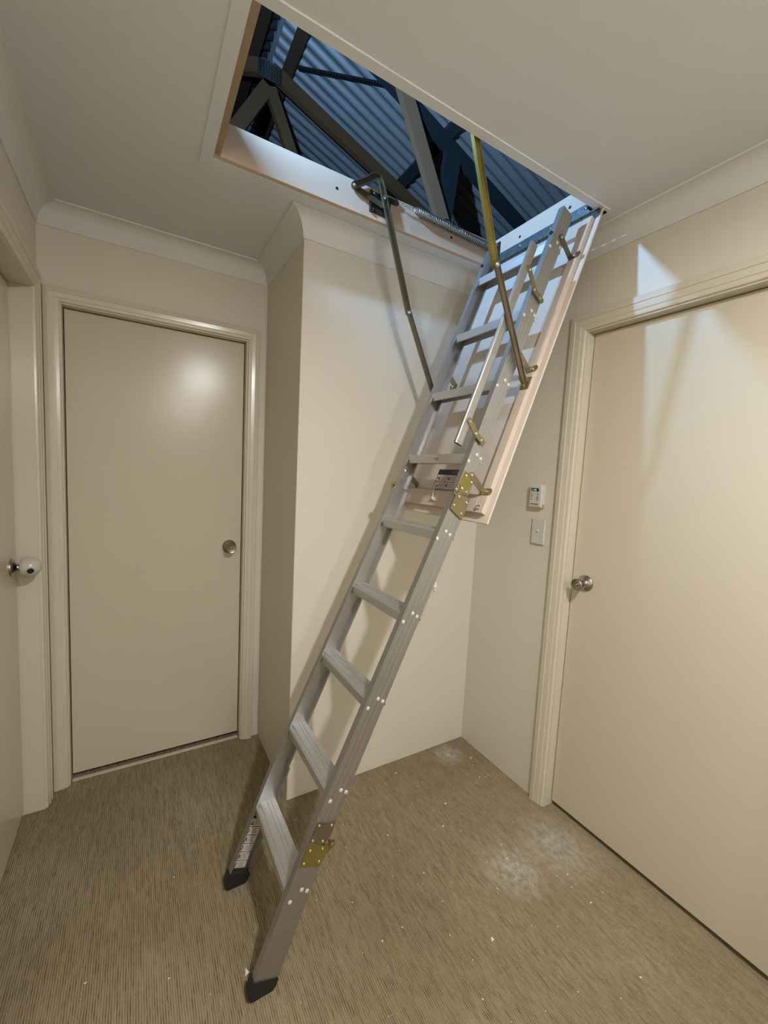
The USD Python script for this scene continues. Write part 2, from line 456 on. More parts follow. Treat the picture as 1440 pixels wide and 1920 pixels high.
# flat plaster strip around the hatch
strips = [(0.170, HX0, 0.949, 1.557), (HX0, 1.43, HY1, 1.557), (HX0, 1.43, 0.949, HY0 + BT), (HX1, 1.43, HY0, HY1)]
for i, (x0, x1, y0, y1) in enumerate(strips):
    obj(f'trim_{7 + i}', rbox(x0, x1, y0, y1, HC - 0.0035, HC + 0.001, 0.0012), 'ceiling_paint', kind='structure')

# ------------------------------------------------------------------ doors
ARCH = [(0.0, 0.0), (0.0, 0.013), (0.002, 0.0155), (0.018, 0.018), (0.0205, 0.0172), (0.0215, 0.0150), (0.0395, 0.0138), (0.0415, 0.0130), (0.0425, 0.0110), (0.0545, 0.0092), (0.057, 0.007), (0.058, 0.0)]


def knob_profile():
    return [(0.0, 0.0), (0.0335, 0.0), (0.0335, 0.003), (0.032, 0.006), (0.024, 0.0105), (0.0155, 0.015), (0.0125, 0.021), (0.012, 0.030), (0.0135, 0.036), (0.018, 0.045), (0.0232, 0.055), (0.0242, 0.060), (0.0235, 0.063), (0.0215, 0.0645), (0.019, 0.0635), (0.008, 0.0622), (0.0, 0.062)]


def door(n, frame, leaf, depth, aw, knob_s, knob_z, knob_side=1):
    """frame(s, d, z) -> world point; s along the wall, d out of the wall into the room"""
    s0, s1, h = leaf
    o = frame((s0 + s1) / 2, -depth, 0)
    root = thing(f'door_{n}', o, kind='structure')

    def w(mesh):
        mesh = mesh.copy()
        ax, ay, az = frame(1, 0, 0) - frame(0, 0, 0), frame(0, 1, 0) - frame(0, 0, 0), np.array([0, 0, 1.0])
        return place(mesh, ax, ay, az, frame(0, 0, 0))
    lf = obj('door_leaf', w(rbox(s0, s1, -depth - 0.035, -depth, 0.021, h, 0.0015)), 'door_paint', root)
    kp = lathe(knob_profile(), (knob_s, -depth, knob_z), (0, 1, 0), 48)
    kb = obj('doorknob', w(kp), 'satin_nickel', root, smooth=40)
    obj('lock_button', w(lathe([(0.0, 0.0), (0.0065, 0.0), (0.0065, 0.006), (0.005, 0.0075), (0.0, 0.0075)], (knob_s, -depth + 0.061, knob_z), (0, 1, 0), 20)), 'satin_nickel', kb, smooth=40)
    # jamb lining, three pieces, with a stop behind the leaf
    g = 0.006 if n == 1 else 0.003
    jt = 0.0195
    for (a, b, z0, z1) in ((s0 - g - jt, s0 - g, 0, h + g), (s1 + g, s1 + g + jt, 0, h + g), (s0 - g - jt, s1 + g + jt, h + g, h + g + jt)):
        obj('jamb', w(bx(a, b, -T, 0.0015, z0, z1)), 'trim_paint', root)
    # strip behind the leaf, coloured near-black for the shade in the gap
    for (a, b, z0, z1) in ((s0 - g, s0 + 0.012, 0, h + g), (s1 - 0.012, s1 + g, 0, h + g), (s0 - g, s1 + g, h - 0.01, h + g)):
        obj('door_stop', w(bx(a, b, -depth - 0.048, -depth - 0.0355, z0, z1)), 'dark_gap', root)
    # mitred architraves
    inner = g + 0.005
    k = aw / 0.058

    def ring(sv, zv, cs, cz):
        out = []
        for (u, t) in ARCH:
            off = (0.058 - u) * k
            out.append(np.array([sv + cs * off, t + 0.0015, zv + cz * off]))
        return np.array(out)
    l0, l1, top = s0 - inner, s1 + inner, h + inner
    for A, B in ((ring(l0, 0, -1, 0), ring(l0, top, -1, 1)), (ring(l1, 0, 1, 0), ring(l1, top, 1, 1)), (ring(l0, top, -1, 1), ring(l1, top, 1, 1))):
        obj('architrave', w(sweep_profile([A, B])), 'trim_paint', root, smooth=25)
    return root, w


f_far = lambda s, d, z: np.array([s, YF - d, z], float)
f_right = lambda s, d, z: np.array([XR - d, s, z], float)
f_left = lambda s, d, z: np.array([XL + d, s, z], float)
r1, w1 = door(1, f_left, D_LEFT, 0.0646, 0.072, 1.952, 1.03)
r2, w2 = door(2, f_far, D_FAR, 0.0434, 0.053, 0.3985, 1.03)
r3, w3 = door(3, f_right, D_RIGHT, 0.0434, 0.066, 1.012, 1.03)
obj('threshold', rbox(D_FAR[0], D_FAR[1], YF + 0.020, YF + 0.040, -0.006, 0.0015, 0.001), 'trim_paint', r2)

# child-proof cover over the left door's knob
cov = thing('doorknob_cover', (XL - 0.02, 1.952, 1.03), 'cream plastic child-proof cover over the doorknob at the left edge', 'doorknob cover')
kx = XL - 0.0646
prof = [(0.020, 0.026), (0.029, 0.028), (0.0345, 0.036), (0.0365, 0.048), (0.0345, 0.062), (0.029, 0.074), (0.020, 0.083), (0.010, 0.087), (0.0, 0.088)]
shell = lathe(prof, (kx, 1.952, 1.03), (1, 0, 0), 48)
obj('cover_shell', shell, 'cover_plastic', cov, smooth=True)
hd = np.array([0.28, -0.93, -0.22]); hd /= np.linalg.norm(hd)
hc = np.array([kx + 0.05, 1.952, 1.03]) + hd * 0.0325
obj('grip_hole', lathe([(0.0, 0.006), (0.0105, 0.0062)], hc, hd, 28), 'dark_gap', cov, label='dark round grip hole')
obj('hole_rim', lathe([(0.0103, 0.004), (0.0103, 0.0068), (0.0125, 0.0062), (0.0135, 0.003)], hc, hd, 28), 'cover_plastic', cov, smooth=True)

# ------------------------------------------------------------------ hatch lining
hf = thing('hatch_frame', (0.8, 1.23, 2.40), 'pale pine frame boxing in the open ceiling hatch', 'hatch frame')
fa = bx(HX0, HX1, HY1 - BT, HY1, HZ0, HZ1)
obj('side_board', fa, 'pine_board', hf)
obj('side_board', bx(HX0, HX1, HY0, HY0 + BT, HC + 0.0015, HZ1), 'pine_board', hf)
obj('end_board', bx(HX0, HX0 + BT, HY0 + BT, HY1 - BT, HZ0, 2.480), 'pine_raw', hf)
obj('end_board', bx(HX1 - BT, HX1, HY0 + BT, HY1 - BT, HZ0, HZ1 + 0.004), 'pine_end', hf)
obj('end_board', bx(HX1 + 0.002, HX1 + 0.02, HY0, HY1, HZ0 + 0.004, HZ1 + 0.018), 'pine_end', hf)
for px in (0.619, 1.148):
    obj('screw_hole', cyl((px, HY1 - BT - 0.0006, 2.450), (px, HY1 - BT + 0.004, 2.450), 0.0052), 'dark_gap', hf)
    obj('screw_hole', cyl((px, HY0 + BT + 0.0006, 2.450), (px, HY0 + BT - 0.004, 2.450), 0.0052), 'dark_gap', hf)
XE = HX1 - BT
for py in (1.089, 1.326):
    obj('screw_hole', cyl((XE - 0.0006, py, 2.462), (XE + 0.004, py, 2.462), 0.0056), 'dark_gap', hf)

# ------------------------------------------------------------------ loft ladder
YN, YFAR = 1.0, 1.365
sU, sN = np.array([0.383, 0.924]), np.array([0.924, -0.383])


def XZ(n, u):
    return sN * n + sU * u


ladder = thing('loft_ladder', (0.28, 1.18, 0.0), 'folding three-section aluminium loft ladder pulled down from the ceiling hatch', 'ladder')
Ftop, FH1, FH2 = XZ(0.242, 2.670), XZ(0.2545, 1.620), XZ(0.2175, 0.522)
Fbot = XZ(0.2235, 0.118)
SECT = [('upper', FH1, Ftop, 0.053), ('middle', FH2, FH1, 0.065), ('lower', Fbot, FH2, 0.071)]


class Sec:
    def __init__(s, A, B, W):
        s.A, s.W = A, W
        d = B - A; s.L = np.linalg.norm(d); s.s = d / s.L
        s.r = np.array([s.s[1], -s.s[0]])

    def pt(s, a, y, t):
        q = s.A + s.r * a + s.s * t
        return np.array([q[0], y, q[1]])


SEC = [Sec(A, B, W) for _, A, B, W in SECT]


def front_x(z):
    for s in SEC:
        z0, z1 = s.A[1], s.A[1] + s.s[1] * s.L
        if z0 - 1e-6 <= z <= z1 + 1e-6 or (s is SEC[2] and z < z0):
            return s.A[0] + (z - z0) * s.s[0] / s.s[1], s
    return None


def stile_profile(W, ribs=True):
    t, fl = 0.0026, 0.021
    top = [(0, 0)]
    if ribs:
        for c_ in (0.2, 0.45, 0.72):
            x = W * c_
            top += [(x - 0.0012, 0), (x - 0.0006, -0.0009), (x + 0.0006, -0.0009), (x + 0.0012, 0)]
    top += [(W, 0), (W, fl), (W - 0.005, fl), (W - 0.005, fl - 0.002), (W - t, fl - 0.002), (W - t, t), (t, t), (t, fl - 0.002), (0.005, fl - 0.002), (0.005, fl), (0, fl)]
    return Polygon(top)


TREADS = [2.249, 2.004, 1.762, 1.514, 1.270, 1.021, 0.775, 0.525, 0.266]
stile_paths = {}
for si, s in enumerate(SEC):
    for side in (0, 1):
        y0, ysgn = (YN, 1) if side == 0 else (YFAR, -1)
        L = s.L - (0.0015 if si else 0)
        pm = extrude(stile_profile(s.W, si < 2), L)
        pm = place(pm, (s.r[0], 0, s.r[1]), (0, ysgn, 0), (s.s[0], 0, s.s[1]), (s.A[0], y0, s.A[1]))
        stile_paths[(si, side)] = obj('stile', pm, 'aluminium', ladder, smooth=20)
riv = {k: [] for k in stile_paths}
for z in TREADS:
    fx, s = front_x(z)
    si = SEC.index(s)
    D_ = s.W / s.r[0] * 0.985
    x0 = fx + 0.0008
    x1 = fx + D_ - 0.003
    # inverted channel with ribbed top, long axis along y
    tp = [(x0 + 0.002, z - 0.0305), (x0, z - 0.0285), (x0, z - 0.0015), (x0 + 0.0015, z)]
    nr = 6
    for k in range(nr):
        xa = x0 + 0.006 + (x1 - x0 - 0.012) * k / (nr - 1)
        if k in (0, 1, 3, 4):
            tp += [(xa - 0.0022, z), (xa - 0.0014, z + 0.0018), (xa + 0.0014, z + 0.0018), (xa + 0.0022, z)]
    tp += [(x1 - 0.0015, z), (x1, z - 0.0015), (x1, z - 0.030), (x1 - 0.0025, z - 0.030), (x1 - 0.0025, z - 0.003), (x0 + 0.0025, z - 0.003), (x0 + 0.0025, z - 0.0305)]
    tr = xz_plate(Polygon(tp), YN + 0.0028, YFAR - 0.0028)
    tpth = obj('tread', tr, 'aluminium_tread', ladder, smooth=25)
    if z == TREADS[3]:
        st = xz_plate(sbox(x0 - 0.0007, z - 0.021, x0 - 0.0001, z - 0.009), 1.155, 1.190)
        sp_ = obj('sticker', st, 'label_white', tpth, label='small white sticker')
        obj('print', [xz_plate(sbox(x0 - 0.0009, z - 0.0135, x0 - 0.0006, z - 0.0115), 1.158, 1.186), xz_plate(sbox(x0 - 0.0009, z - 0.0185, x0 - 0.0006, z - 0.0165), 1.158, 1.180)], 'grey_print', tpth)
    ra = {0: 0.006, 2: 0.018}.get(si, 0.0205)
    if si == 1:
        ra = 0.006 + 0.012 * (1.27 - z) / (1.27 - 0.525)
    tq = ((z - 0.022) - s.A[1] - s.r[1] * ra) / s.s[1]
    q0 = s.A + s.r * ra + s.s * tq
    for (dx, dz) in ((0.0, 0.0), (0.033, 0.0215), (0.0495, 0.0095)):
        q = q0 + (dx, dz)
        for side in (0, 1):
            y0, ysgn = (YN, -1) if side == 0 else (YFAR, 1)
            riv[(si, side)].append(lathe([(0.0060, 0.0), (0.0057, 0.0014), (0.0040, 0.0026), (0.0, 0.0030)], (q[0], y0, q[1]), (0, ysgn, 0), 14))
for k, ms in riv.items():
    if ms:
        obj('rivet', ms, 'rivet_head', stile_paths[k], smooth=40, kind='stuff')

# rubber feet
s = SEC[2]
for side in (0, 1):
    ya, yb = (YN - 0.003, YN + 0.026) if side == 0 else (YFAR - 0.026, YFAR + 0.003)
    fz = s.A + s.s * (0 - s.A[1]) / s.s[1]
    pts = [(fz[0] + dx, y, z) for y in (ya, yb) for dx, z in ((0.018, 0.0), (0.074, 0.0), (0.084, 0.012), (0.0895, 0.027), (0.0885, 0.031), (0.0185, 0.056), (0.006, 0.020), (0.0105, 0.006))]
    bt = trimesh.convex.convex_hull(np.array(pts))
    obj('rubber_foot', bt, 'black_rubber', ladder, label='black rubber foot')

# folding hinges between the sections (both sides)
for hi, (upper, lower, front) in enumerate(((SEC[0], SEC[1], True), (SEC[1], SEC[2], False))):
    for side in (0, 1):
        y0, sg = (YN, -1) if side == 0 else (YFAR, 1)

        def plate(sec, poly, t0, t1):
            pm = extrude(poly, abs(t1 - t0))
            return place(pm, (sec.r[0], 0, sec.r[1]), (sec.s[0], 0, sec.s[1]), (0, sg, 0), (sec.A[0], y0 + sg * t0, sec.A[1]))
        W1, W2 = upper.W, lower.W
        if front:      # pivot at the front edge
            pu = Polygon([(0.004, 0.064), (0.006, 0.068), (0.026, 0.066), (W1 - 0.003, 0.056), (W1 - 0.001, 0.052), (W1 - 0.002, 0.003), (0.014, 0.003), (0.012, 0.012), (0.003, 0.02)])
            L2 = lower.L
            pl = Polygon([(0.002, L2 - 0.062), (W2 - 0.002, L2 - 0.076), (W2 - 0.001, L2 - 0.004), (0.016, L2 - 0.003), (0.012, L2 + 0.010), (0.0, L2 + 0.013), (-0.009, L2 + 0.008), (-0.012, L2 - 0.002), (-0.008, L2 - 0.014), (0.002, L2 - 0.018)])
            piv = lower.pt(0.0, 0, L2)
        else:          # pivot behind the rear edge
            pu = Polygon([(0.006, 0.062), (W1 - 0.001, 0.068), (W1 + 0.002, 0.03), (W1 - 0.004, 0.015), (W1 - 0.006, 0.004), (0.004, 0.004)])
            L2 = lower.L
            pl = Polygon([(0.004, L2 - 0.062), (W2 - 0.001, L2 - 0.062), (W2 - 0.001, L2 - 0.003), (0.004, L2 - 0.003)]) if side else Polygon([(0.004, L2 - 0.062), (W2 - 0.001, L2 - 0.062), (W2 + 0.004, L2 - 0.030), (W2 + 0.020, L2 - 0.010), (W2 + 0.022, L2 + 0.004), (W2 + 0.013, L2 + 0.013), (W2 + 0.002, L2 + 0.008), (W2 - 0.004, L2 - 0.003), (0.004, L2 - 0.003)])
            piv = lower.pt(W2 + 0.011, 0, L2 + 0.001)
        hp = obj('hinge_plate', plate(upper, pu, 0.0002, 0.0028), 'zinc_gold' if front else 'zinc_brown', ladder, label='gold zinc hinge plate' if front else 'brown zinc hinge plate')
        hl = obj('hinge_plate', plate(lower, pl, 0.0029 if front else 0.0002, 0.0055 if front else 0.0028), 'zinc_yellow' if front else 'zinc_gold', ladder, label='mottled zinc hinge plate' if front else 'gold zinc hinge plate')
        kn = [lathe([(0.0, 0.0), (0.0085, 0.0), (0.0085, 0.0015), (0.006, 0.003), (0.0, 0.0045)], (piv[0], y0 + sg * 0.0055, piv[2]), (0, sg, 0), 20), cyl((piv[0], y0 + sg * 0.0056, piv[2]), (piv[0], y0 - sg * 0.012, piv[2]), 0.005)]
        if not front and side == 1:
            kn = kn[1:]
            kn[0] = cyl((piv[0] - 0.03 * lower.r[0], y0 + sg * 0.0056, piv[2] - 0.03 * lower.r[1]), (piv[0] - 0.03 * lower.r[0], y0, piv[2] - 0.03 * lower.r[1]), 0.004)
        obj('pivot_rivet', kn, 'zinc_yellow', hl, smooth=35)
        for par, sec, pts, tt in ((hp, upper, ((0.016, 0.056), (W1 - 0.008, 0.046), (0.018, 0.014), (W1 - 0.012, 0.010)) if front else ((0.014, 0.055), (W1 - 0.010, 0.058), (0.014, 0.012), (W1 - 0.018, 0.012)), 0.0028),
                                  (hl, lower, ((0.018, L2 - 0.014), (W2 - 0.010, L2 - 0.018), (0.012, L2 - 0.046), (W2 - 0.014, L2 - 0.058)) if front else ((0.018, L2 - 0.016), (W2 - 0.014, L2 - 0.012), (0.014, L2 - 0.052), (W2 - 0.010, L2 - 0.048)), 0.0055 if front else 0.0028)):
            for (a_, t_) in pts:
                q = sec.pt(a_, y0 + sg * tt, t_)
                obj('rivet', lathe([(0.0042, 0.0), (0.0042, 0.0012), (0.0030, 0.002), (0.0018, 0.002), (0.0016, 0.0004), (0.0, 0.0004)], q, (0, sg, 0), 14), 'bright_steel', par, smooth=30)

# warning label on the inside of the lowest far stile
s = SEC[2]


def stile_label(t0, t1, ):
    yb = YFAR - 0.0026 - 0.0002
    a0, a1 = 0.010, 0.056

    def pl(poly, e):
        pm = extrude(poly, 0.0002)
        return place(pm, (s.r[0], 0, s.r[1]), (s.s[0], 0, s.s[1]), (0, -1, 0), (s.A[0], yb - e, s.A[1]))
    n = 6
    ch = (t1 - t0) * 0.88 / n
    root = obj('warning_label', pl(sbox(a0, t0, a1, t0 + ch * n), 0), 'label_white', stile_paths[(2, 1)], label='white warning label with black and red print')
    return root, pl, ch, a0, a1


root_l, pl, ch, a0, a1 = stile_label(0.035, 0.235)
black, red, grey = [], [], []
lt0, lt1 = 0.035, 0.235
black.append(pl(sbox(a0, lt0 + ch * 6, a1, lt1), 0.0002))
for k in range(6):
    t0 = lt0 + ch * k
    if k:
        black.append(pl(sbox(a0, t0 - 0.0009, a1, t0 + 0.0009), 0.0002))
    for q in range(4):
        grey.append(pl(sbox(a0 + 0.019, t0 + 0.007 + q * 0.0048, a1 - 0.006 - (q % 3) * 0.003, t0 + 0.0086 + q * 0.0048), 0.0002))
    if k == 5:
        black.append(pl(Polygon([(a0 + 0.004, t0 + 0.006), (a0 + 0.016, t0 + 0.006), (a0 + 0.010, t0 + 0.022)]).difference(sbox(a0 + 0.0092, t0 + 0.009, a0 + 0.0108, t0 + 0.016)), 0.0002))
    else:
        black.append(pl(LineString([(a0 + 0.006, t0 + 0.006), (a0 + 0.010, t0 + 0.020), (a0 + 0.014, t0 + 0.008)][: 2 + k % 2]).buffer(0.0014), 0.0002))
red.append(pl(sbox(a0, lt0, a1, lt0 + 0.0035), 0.0002))
red.append(pl(sbox(a0, lt0, a0 + 0.0016, lt0 + ch), 0.0002))
LAB = (stile_paths[(2, 1)])
obj('label_print', black, 'label_black', LAB)
obj('label_print', red, 'label_red', LAB)
obj('label_print', grey, 'label_grey', LAB)
txt = meshkit.text_mesh('WARNING', 0.0055, 0.0002, bold=True)
txt.apply_translation((-txt.bounds.mean(0)[0], -txt.bounds.mean(0)[1], 0))
txt = place(txt, (s.r[0], 0, s.r[1]), (s.s[0], 0, s.s[1]), (0, -1, 0), (*(s.A + s.r * (a0 + a1) / 2 + s.s * (lt0 + ch * 6 + 0.012))[[0]], YFAR - 0.0034, (s.A + s.r * (a0 + a1) / 2 + s.s * (lt0 + ch * 6 + 0.012))[1]))
obj('label_text', txt, 'label_white', LAB)

# handrail tube beside the near stile
hA, hB = np.array([0.849, 1.541]), np.array([1.1135, 2.208])
hs = (hB - hA) / np.linalg.norm(hB - hA); hr = np.array([hs[1], -hs[0]])
Lh = np.linalg.norm(hB - hA)
YH = 0.9995
oval = LineString([(-0.0095, 0), (0.0095, 0)]).buffer(0.0065, 8)
hole = LineString([(-0.0095, 0), (0.0095, 0)]).buffer(0.0051, 8)
hm = place(extrude(oval.difference(hole), Lh), (hr[0], 0, hr[1]), (0, 1, 0), (hs[0], 0, hs[1]), (hA[0], YH, hA[1]))
hp_ = obj('handrail', hm, 'aluminium', ladder, smooth=40)
plug = place(extrude(hole, Lh - 0.006), (hr[0], 0, hr[1]), (0, 1, 0), (hs[0], 0, hs[1]), (hA[0] + hs[0] * 0.003, YH, hA[1] + hs[1] * 0.003))
obj('handrail_plug', plug, 'black_rubber', hp_, label='black end plug')
# two cranked brackets
CAMV = CAM


def on_plane_y(u, v, Y):
    d = np.array([(u - 720) / FPX, (960 - v) / FPX, 1.0])
    w = d[0] * R_ + d[1] * U_ + d[2] * fw
    q = CAM + w * (Y - CAM[1]) / w[1]
    return q[[0, 2]]


for pts in (((1.0955, 2.119), (1.1245, 2.065), (1.1535, 2.046)), ((0.886, 1.612), (0.9135, 1.578), (0.9375, 1.559))):
    P_ = np.array(pts)
    e0, e1 = P_[0] - (P_[1] - P_[0]) * 0.12, P_[2] + (P_[2] - P_[1]) * 0.30
    poly = LineString([e0, P_[0], P_[0] * 0.45 + P_[1] * 0.55, P_[1], e1]).buffer(0.0088, cap_style=1)
    br = obj('handrail_bracket', xz_plate(poly, YN - 0.0105, YN - 0.0075), 'zinc_yellow', ladder, label='cranked zinc handrail bracket')
    for q in P_:
        obj('rivet', lathe([(0.0046, 0.0), (0.0046, 0.0014), (0.0032, 0.0024), (0.0018, 0.0024), (0.0015, 0.0008), (0.0, 0.0008)], (q[0], YN - 0.0105, q[1]), (0, -1, 0), 14), 'bright_steel', br, smooth=30)
    for q in P_[1:]:
        obj('spacer', cyl((q[0], YN - 0.0075, q[1]), (q[0], YN, q[1]), 0.006), 'zinc_yellow', br)

# hatch panel hinged to the end of the lining, ladder-side face with rails
panel = ladder
pA, pB = XZ(0.365 + 0.0115 * 1.19, 1.560), XZ(0.3655, 2.742)
P = Sec(pA, pB, 0.006)
PY0, PY1 = 0.950, 1.512


def pbox(a0, a1, y0, y1, t0, t1, ch=0.0):
    b = rbox(a0, a1, y0, y1, t0, t1, ch) if ch else bx(a0, a1, y0, y1, t0, t1)
    return place(b, (P.r[0], 0, P.r[1]), (0, 1, 0), (P.s[0], 0, P.s[1]), (P.A[0], 0, P.A[1]))


hatch = obj('hatch_panel', pbox(0.0, 0.007, PY0, PY1, 0, P.L, 0.001), 'plywood', ladder, label='white plywood hatch panel behind the ladder')
RY0, RW, RT = 0.970, 0.036, 0.018
obj('panel_rail', pbox(-RT, -0.0002, RY0, RY0 + RW, 0.028, P.L - 0.035, 0.0015), 'pine_panel', hatch)
obj('panel_rail', pbox(-RT, -0.0002, PY1 - 0.02 - RW, PY1 - 0.02, 0.028, P.L - 0.035, 0.0015), 'pine_panel', hatch)
obj('panel_rail', pbox(-RT, -0.0002, RY0 + RW + 0.001, PY1 - 0.021 - RW, 0.028, 0.028 + 0.062, 0.0015), 'pine_panel', hatch)
obj('panel_rail', pbox(-RT, -0.0002, RY0 + RW + 0.001, PY1 - 0.021 - RW, P.L - 0.10, P.L - 0.035, 0.0015), 'pine_panel', hatch)
for yb, tb in ((1.012, 0.045), (PY1 - 0.04, 0.045)):
    q = P.pt(-RT, 0, tb)
    obj('panel_bolt', lathe([(0.0, 0.0), (0.009, 0.0), (0.009, 0.0015), (0.006, 0.003), (0.0058, 0.008), (0.003, 0.010), (0.0, 0.010)], (q[0], yb - 0.018 if yb < 1.1 else yb, q[2]), (-P.r[0], 0, -P.r[1]), 18), 'bright_steel', hatch, smooth=30)
# warning sheet on the panel
ly0, ly1, lt0, lt1 = 1.112, 1.292, 0.098, 0.183


def pp(y0, y1, t0, t1, e, base=0.0):
    return pbox(base - e - 0.0002, base - e, y0, y1, t0, t1)


base = -0.0003
lab = obj('warning_sheet', pp(ly0, ly1, lt0, lt1, 0.0, base), 'label_white', hatch, label='white warning sheet with black heading and red grid')
blk = [pp(ly0, ly1, lt1 - 0.022, lt1, 0.0002, base)]
rd = [pp(ly0, ly1, lt0, lt0 + 0.0026, 0.0002, base), pp(ly0, ly1, lt0 + 0.0045, lt0 + 0.006, 0.0002, base), pp(ly0, ly1, lt0 + 0.033, lt0 + 0.0350, 0.0002, base)]
for k in range(4):
    yy = ly0 + (ly1 - ly0 - 0.0018) * k / 3
    rd.append(pp(yy - 0.0004, yy + 0.0022, lt0, lt1 - 0.022, 0.0002, base))
gr = []
for cx_ in range(3):
    for cy_ in range(2):
        cy0 = ly1 - (ly1 - ly0) * (cx_ + 1) / 3   # cells run from the far side towards the near side
        cy1 = cy0 + (ly1 - ly0) / 3
        t0 = lt0 + (0.037 if cy_ else 0.009)
        for q in range(4):
            gr.append(pp(cy0 + 0.006, cy1 - 0.026 - 0.002 * (q % 2), t0 + 0.003 + q * 0.0046, t0 + 0.0046 + q * 0.0046, 0.0002, base))
        for q in range(2):
            blk.append(pp(cy1 - 0.021 + q * 0.008, cy1 - 0.016 + q * 0.008, t0 + 0.004 + q * 0.003, t0 + 0.018 - q * 0.002, 0.0002, base))
obj('sheet_print', blk, 'label_black', lab if False else hatch)
obj('sheet_print', rd, 'label_red', hatch)
obj('sheet_print', gr, 'label_grey', hatch)
txt = meshkit.text_mesh('WARNING', 0.0105, 0.0002, bold=True)
txt.apply_translation((-txt.bounds.mean(0)[0], -txt.bounds.mean(0)[1], 0))
q = P.pt(base - 0.0006, 1.175, lt1 - 0.011)
obj('sheet_text', place(txt, (0, -1, 0), (P.s[0], 0, P.s[1]), (-P.r[0], 0, -P.r[1]), q), 'label_grey', hatch)

# piano hinge: leaf on the end board, leaf on the panel, knuckles
HZ = 2.404
hg = obj('piano_hinge', [bx(XE - 0.0022, XE - 0.0002, 0.985, 1.478, HZ, HZ + 0.034), pbox(-0.0024, -0.0003, 0.958, 1.478, P.L - 0.034, P.L - 0.001)], 'galvanised_steel', ladder, label='dark steel piano hinge')
kns = []
yk = 0.962
k = 0
while yk < 1.474:
    q = P.pt(-0.004, 0, P.L + 0.003)
    kns.append(cyl((q[0] + (0.0012 if k % 2 else -0.0012), yk, q[2] + (0.0012 if k % 2 else -0.0012)), (q[0] + (0.0012 if k % 2 else -0.0012), yk + 0.0175, q[2] + (0.0012 if k % 2 else -0.0012)), 0.0038, 10))
    yk += 0.0182; k += 1
obj('hinge_knuckle', kns, 'zinc_olive', hg, smooth=40, kind='stuff')
for py in (1.02, 1.17, 1.32, 1.45):
    obj('hinge_screw', lathe([(0.0, 0.0), (0.0062, 0.0), (0.0058, 0.002), (0.0035, 0.0034), (0.0, 0.0038)], (XE - 0.0022, py, HZ + 0.020), (-1, 0, 0), 16), 'bright_steel', hg, smooth=35)
    q = P.pt(-0.0024, py - 0.03, P.L - 0.018)
    obj('hinge_screw', lathe([(0.0, 0.0), (0.0062, 0.0), (0.0058, 0.002), (0.0035, 0.0034), (0.0, 0.0038)], q, (-P.r[0], 0, -P.r[1]), 16), 'bright_steel', hg, smooth=35)

# L brackets holding the stiles to the panel rails
s = SEC[0]
for (t_, side) in [(0.94, 0), (0.50, 0), (0.055, 0), (0.50, 1), (0.055, 1)]:
    y0, sg = (YN, -1) if side == 0 else (YFAR, 1)
    # rail-top distance from the stile front, measured along s.r
    wpt = s.pt(0.0, 0, t_)
    ga = (P.A - np.array([wpt[0], wpt[2]])) @ P.r + (-RT)
    la = LineString([(0.036, 0.012), (ga - 0.0015, -0.016)]).buffer(0.0105, cap_style=1)
    la = la.intersection(sbox(-1, -1, ga - 0.0005, 1))
    pm = place(extrude(la, 0.003), (s.r[0], 0, s.r[1]), (s.s[0], 0, s.s[1]), (0, sg, 0), (wpt[0], y0 + sg * 0.0008, wpt[2]))
    lb = LineString([(0.0, -0.016), (0.030, -0.014)]).buffer(0.0105, cap_style=1).intersection(sbox(0, -1, 1, 1))
    pm2 = place(extrude(lb, 0.003), (0, sg, 0), (s.s[0], 0, s.s[1]), (s.r[0], 0, s.r[1]), (wpt[0] + s.r[0] * (ga - 0.0035), y0 + sg * 0.0008, wpt[2] + s.r[1] * (ga - 0.0035)))
    br = obj('angle_bracket', [pm, pm2], 'zinc_olive' if t_ > 0.9 else 'zinc_yellow', ladder, label='zinc angle bracket')
    q = s.pt(0.036, y0 + sg * 0.0038, t_ + 0.012)
    obj('bracket_bolt', lathe([(0.0, 0.0), (0.0052, 0.0), (0.0052, 0.002), (0.003, 0.0032), (0.0, 0.0034)], q, (0, sg, 0), 14), 'bright_steel', br, smooth=35)
    q = s.pt(ga - 0.0036, y0 + sg * 0.020, t_ - 0.015)
    obj('bracket_bolt', lathe([(0.0, 0.0), (0.0065, 0.0), (0.0065, 0.003), (0.003, 0.0055), (0.0, 0.006)], q, (-s.r[0], 0, -s.r[1]), 14), 'bright_steel', br, smooth=35)

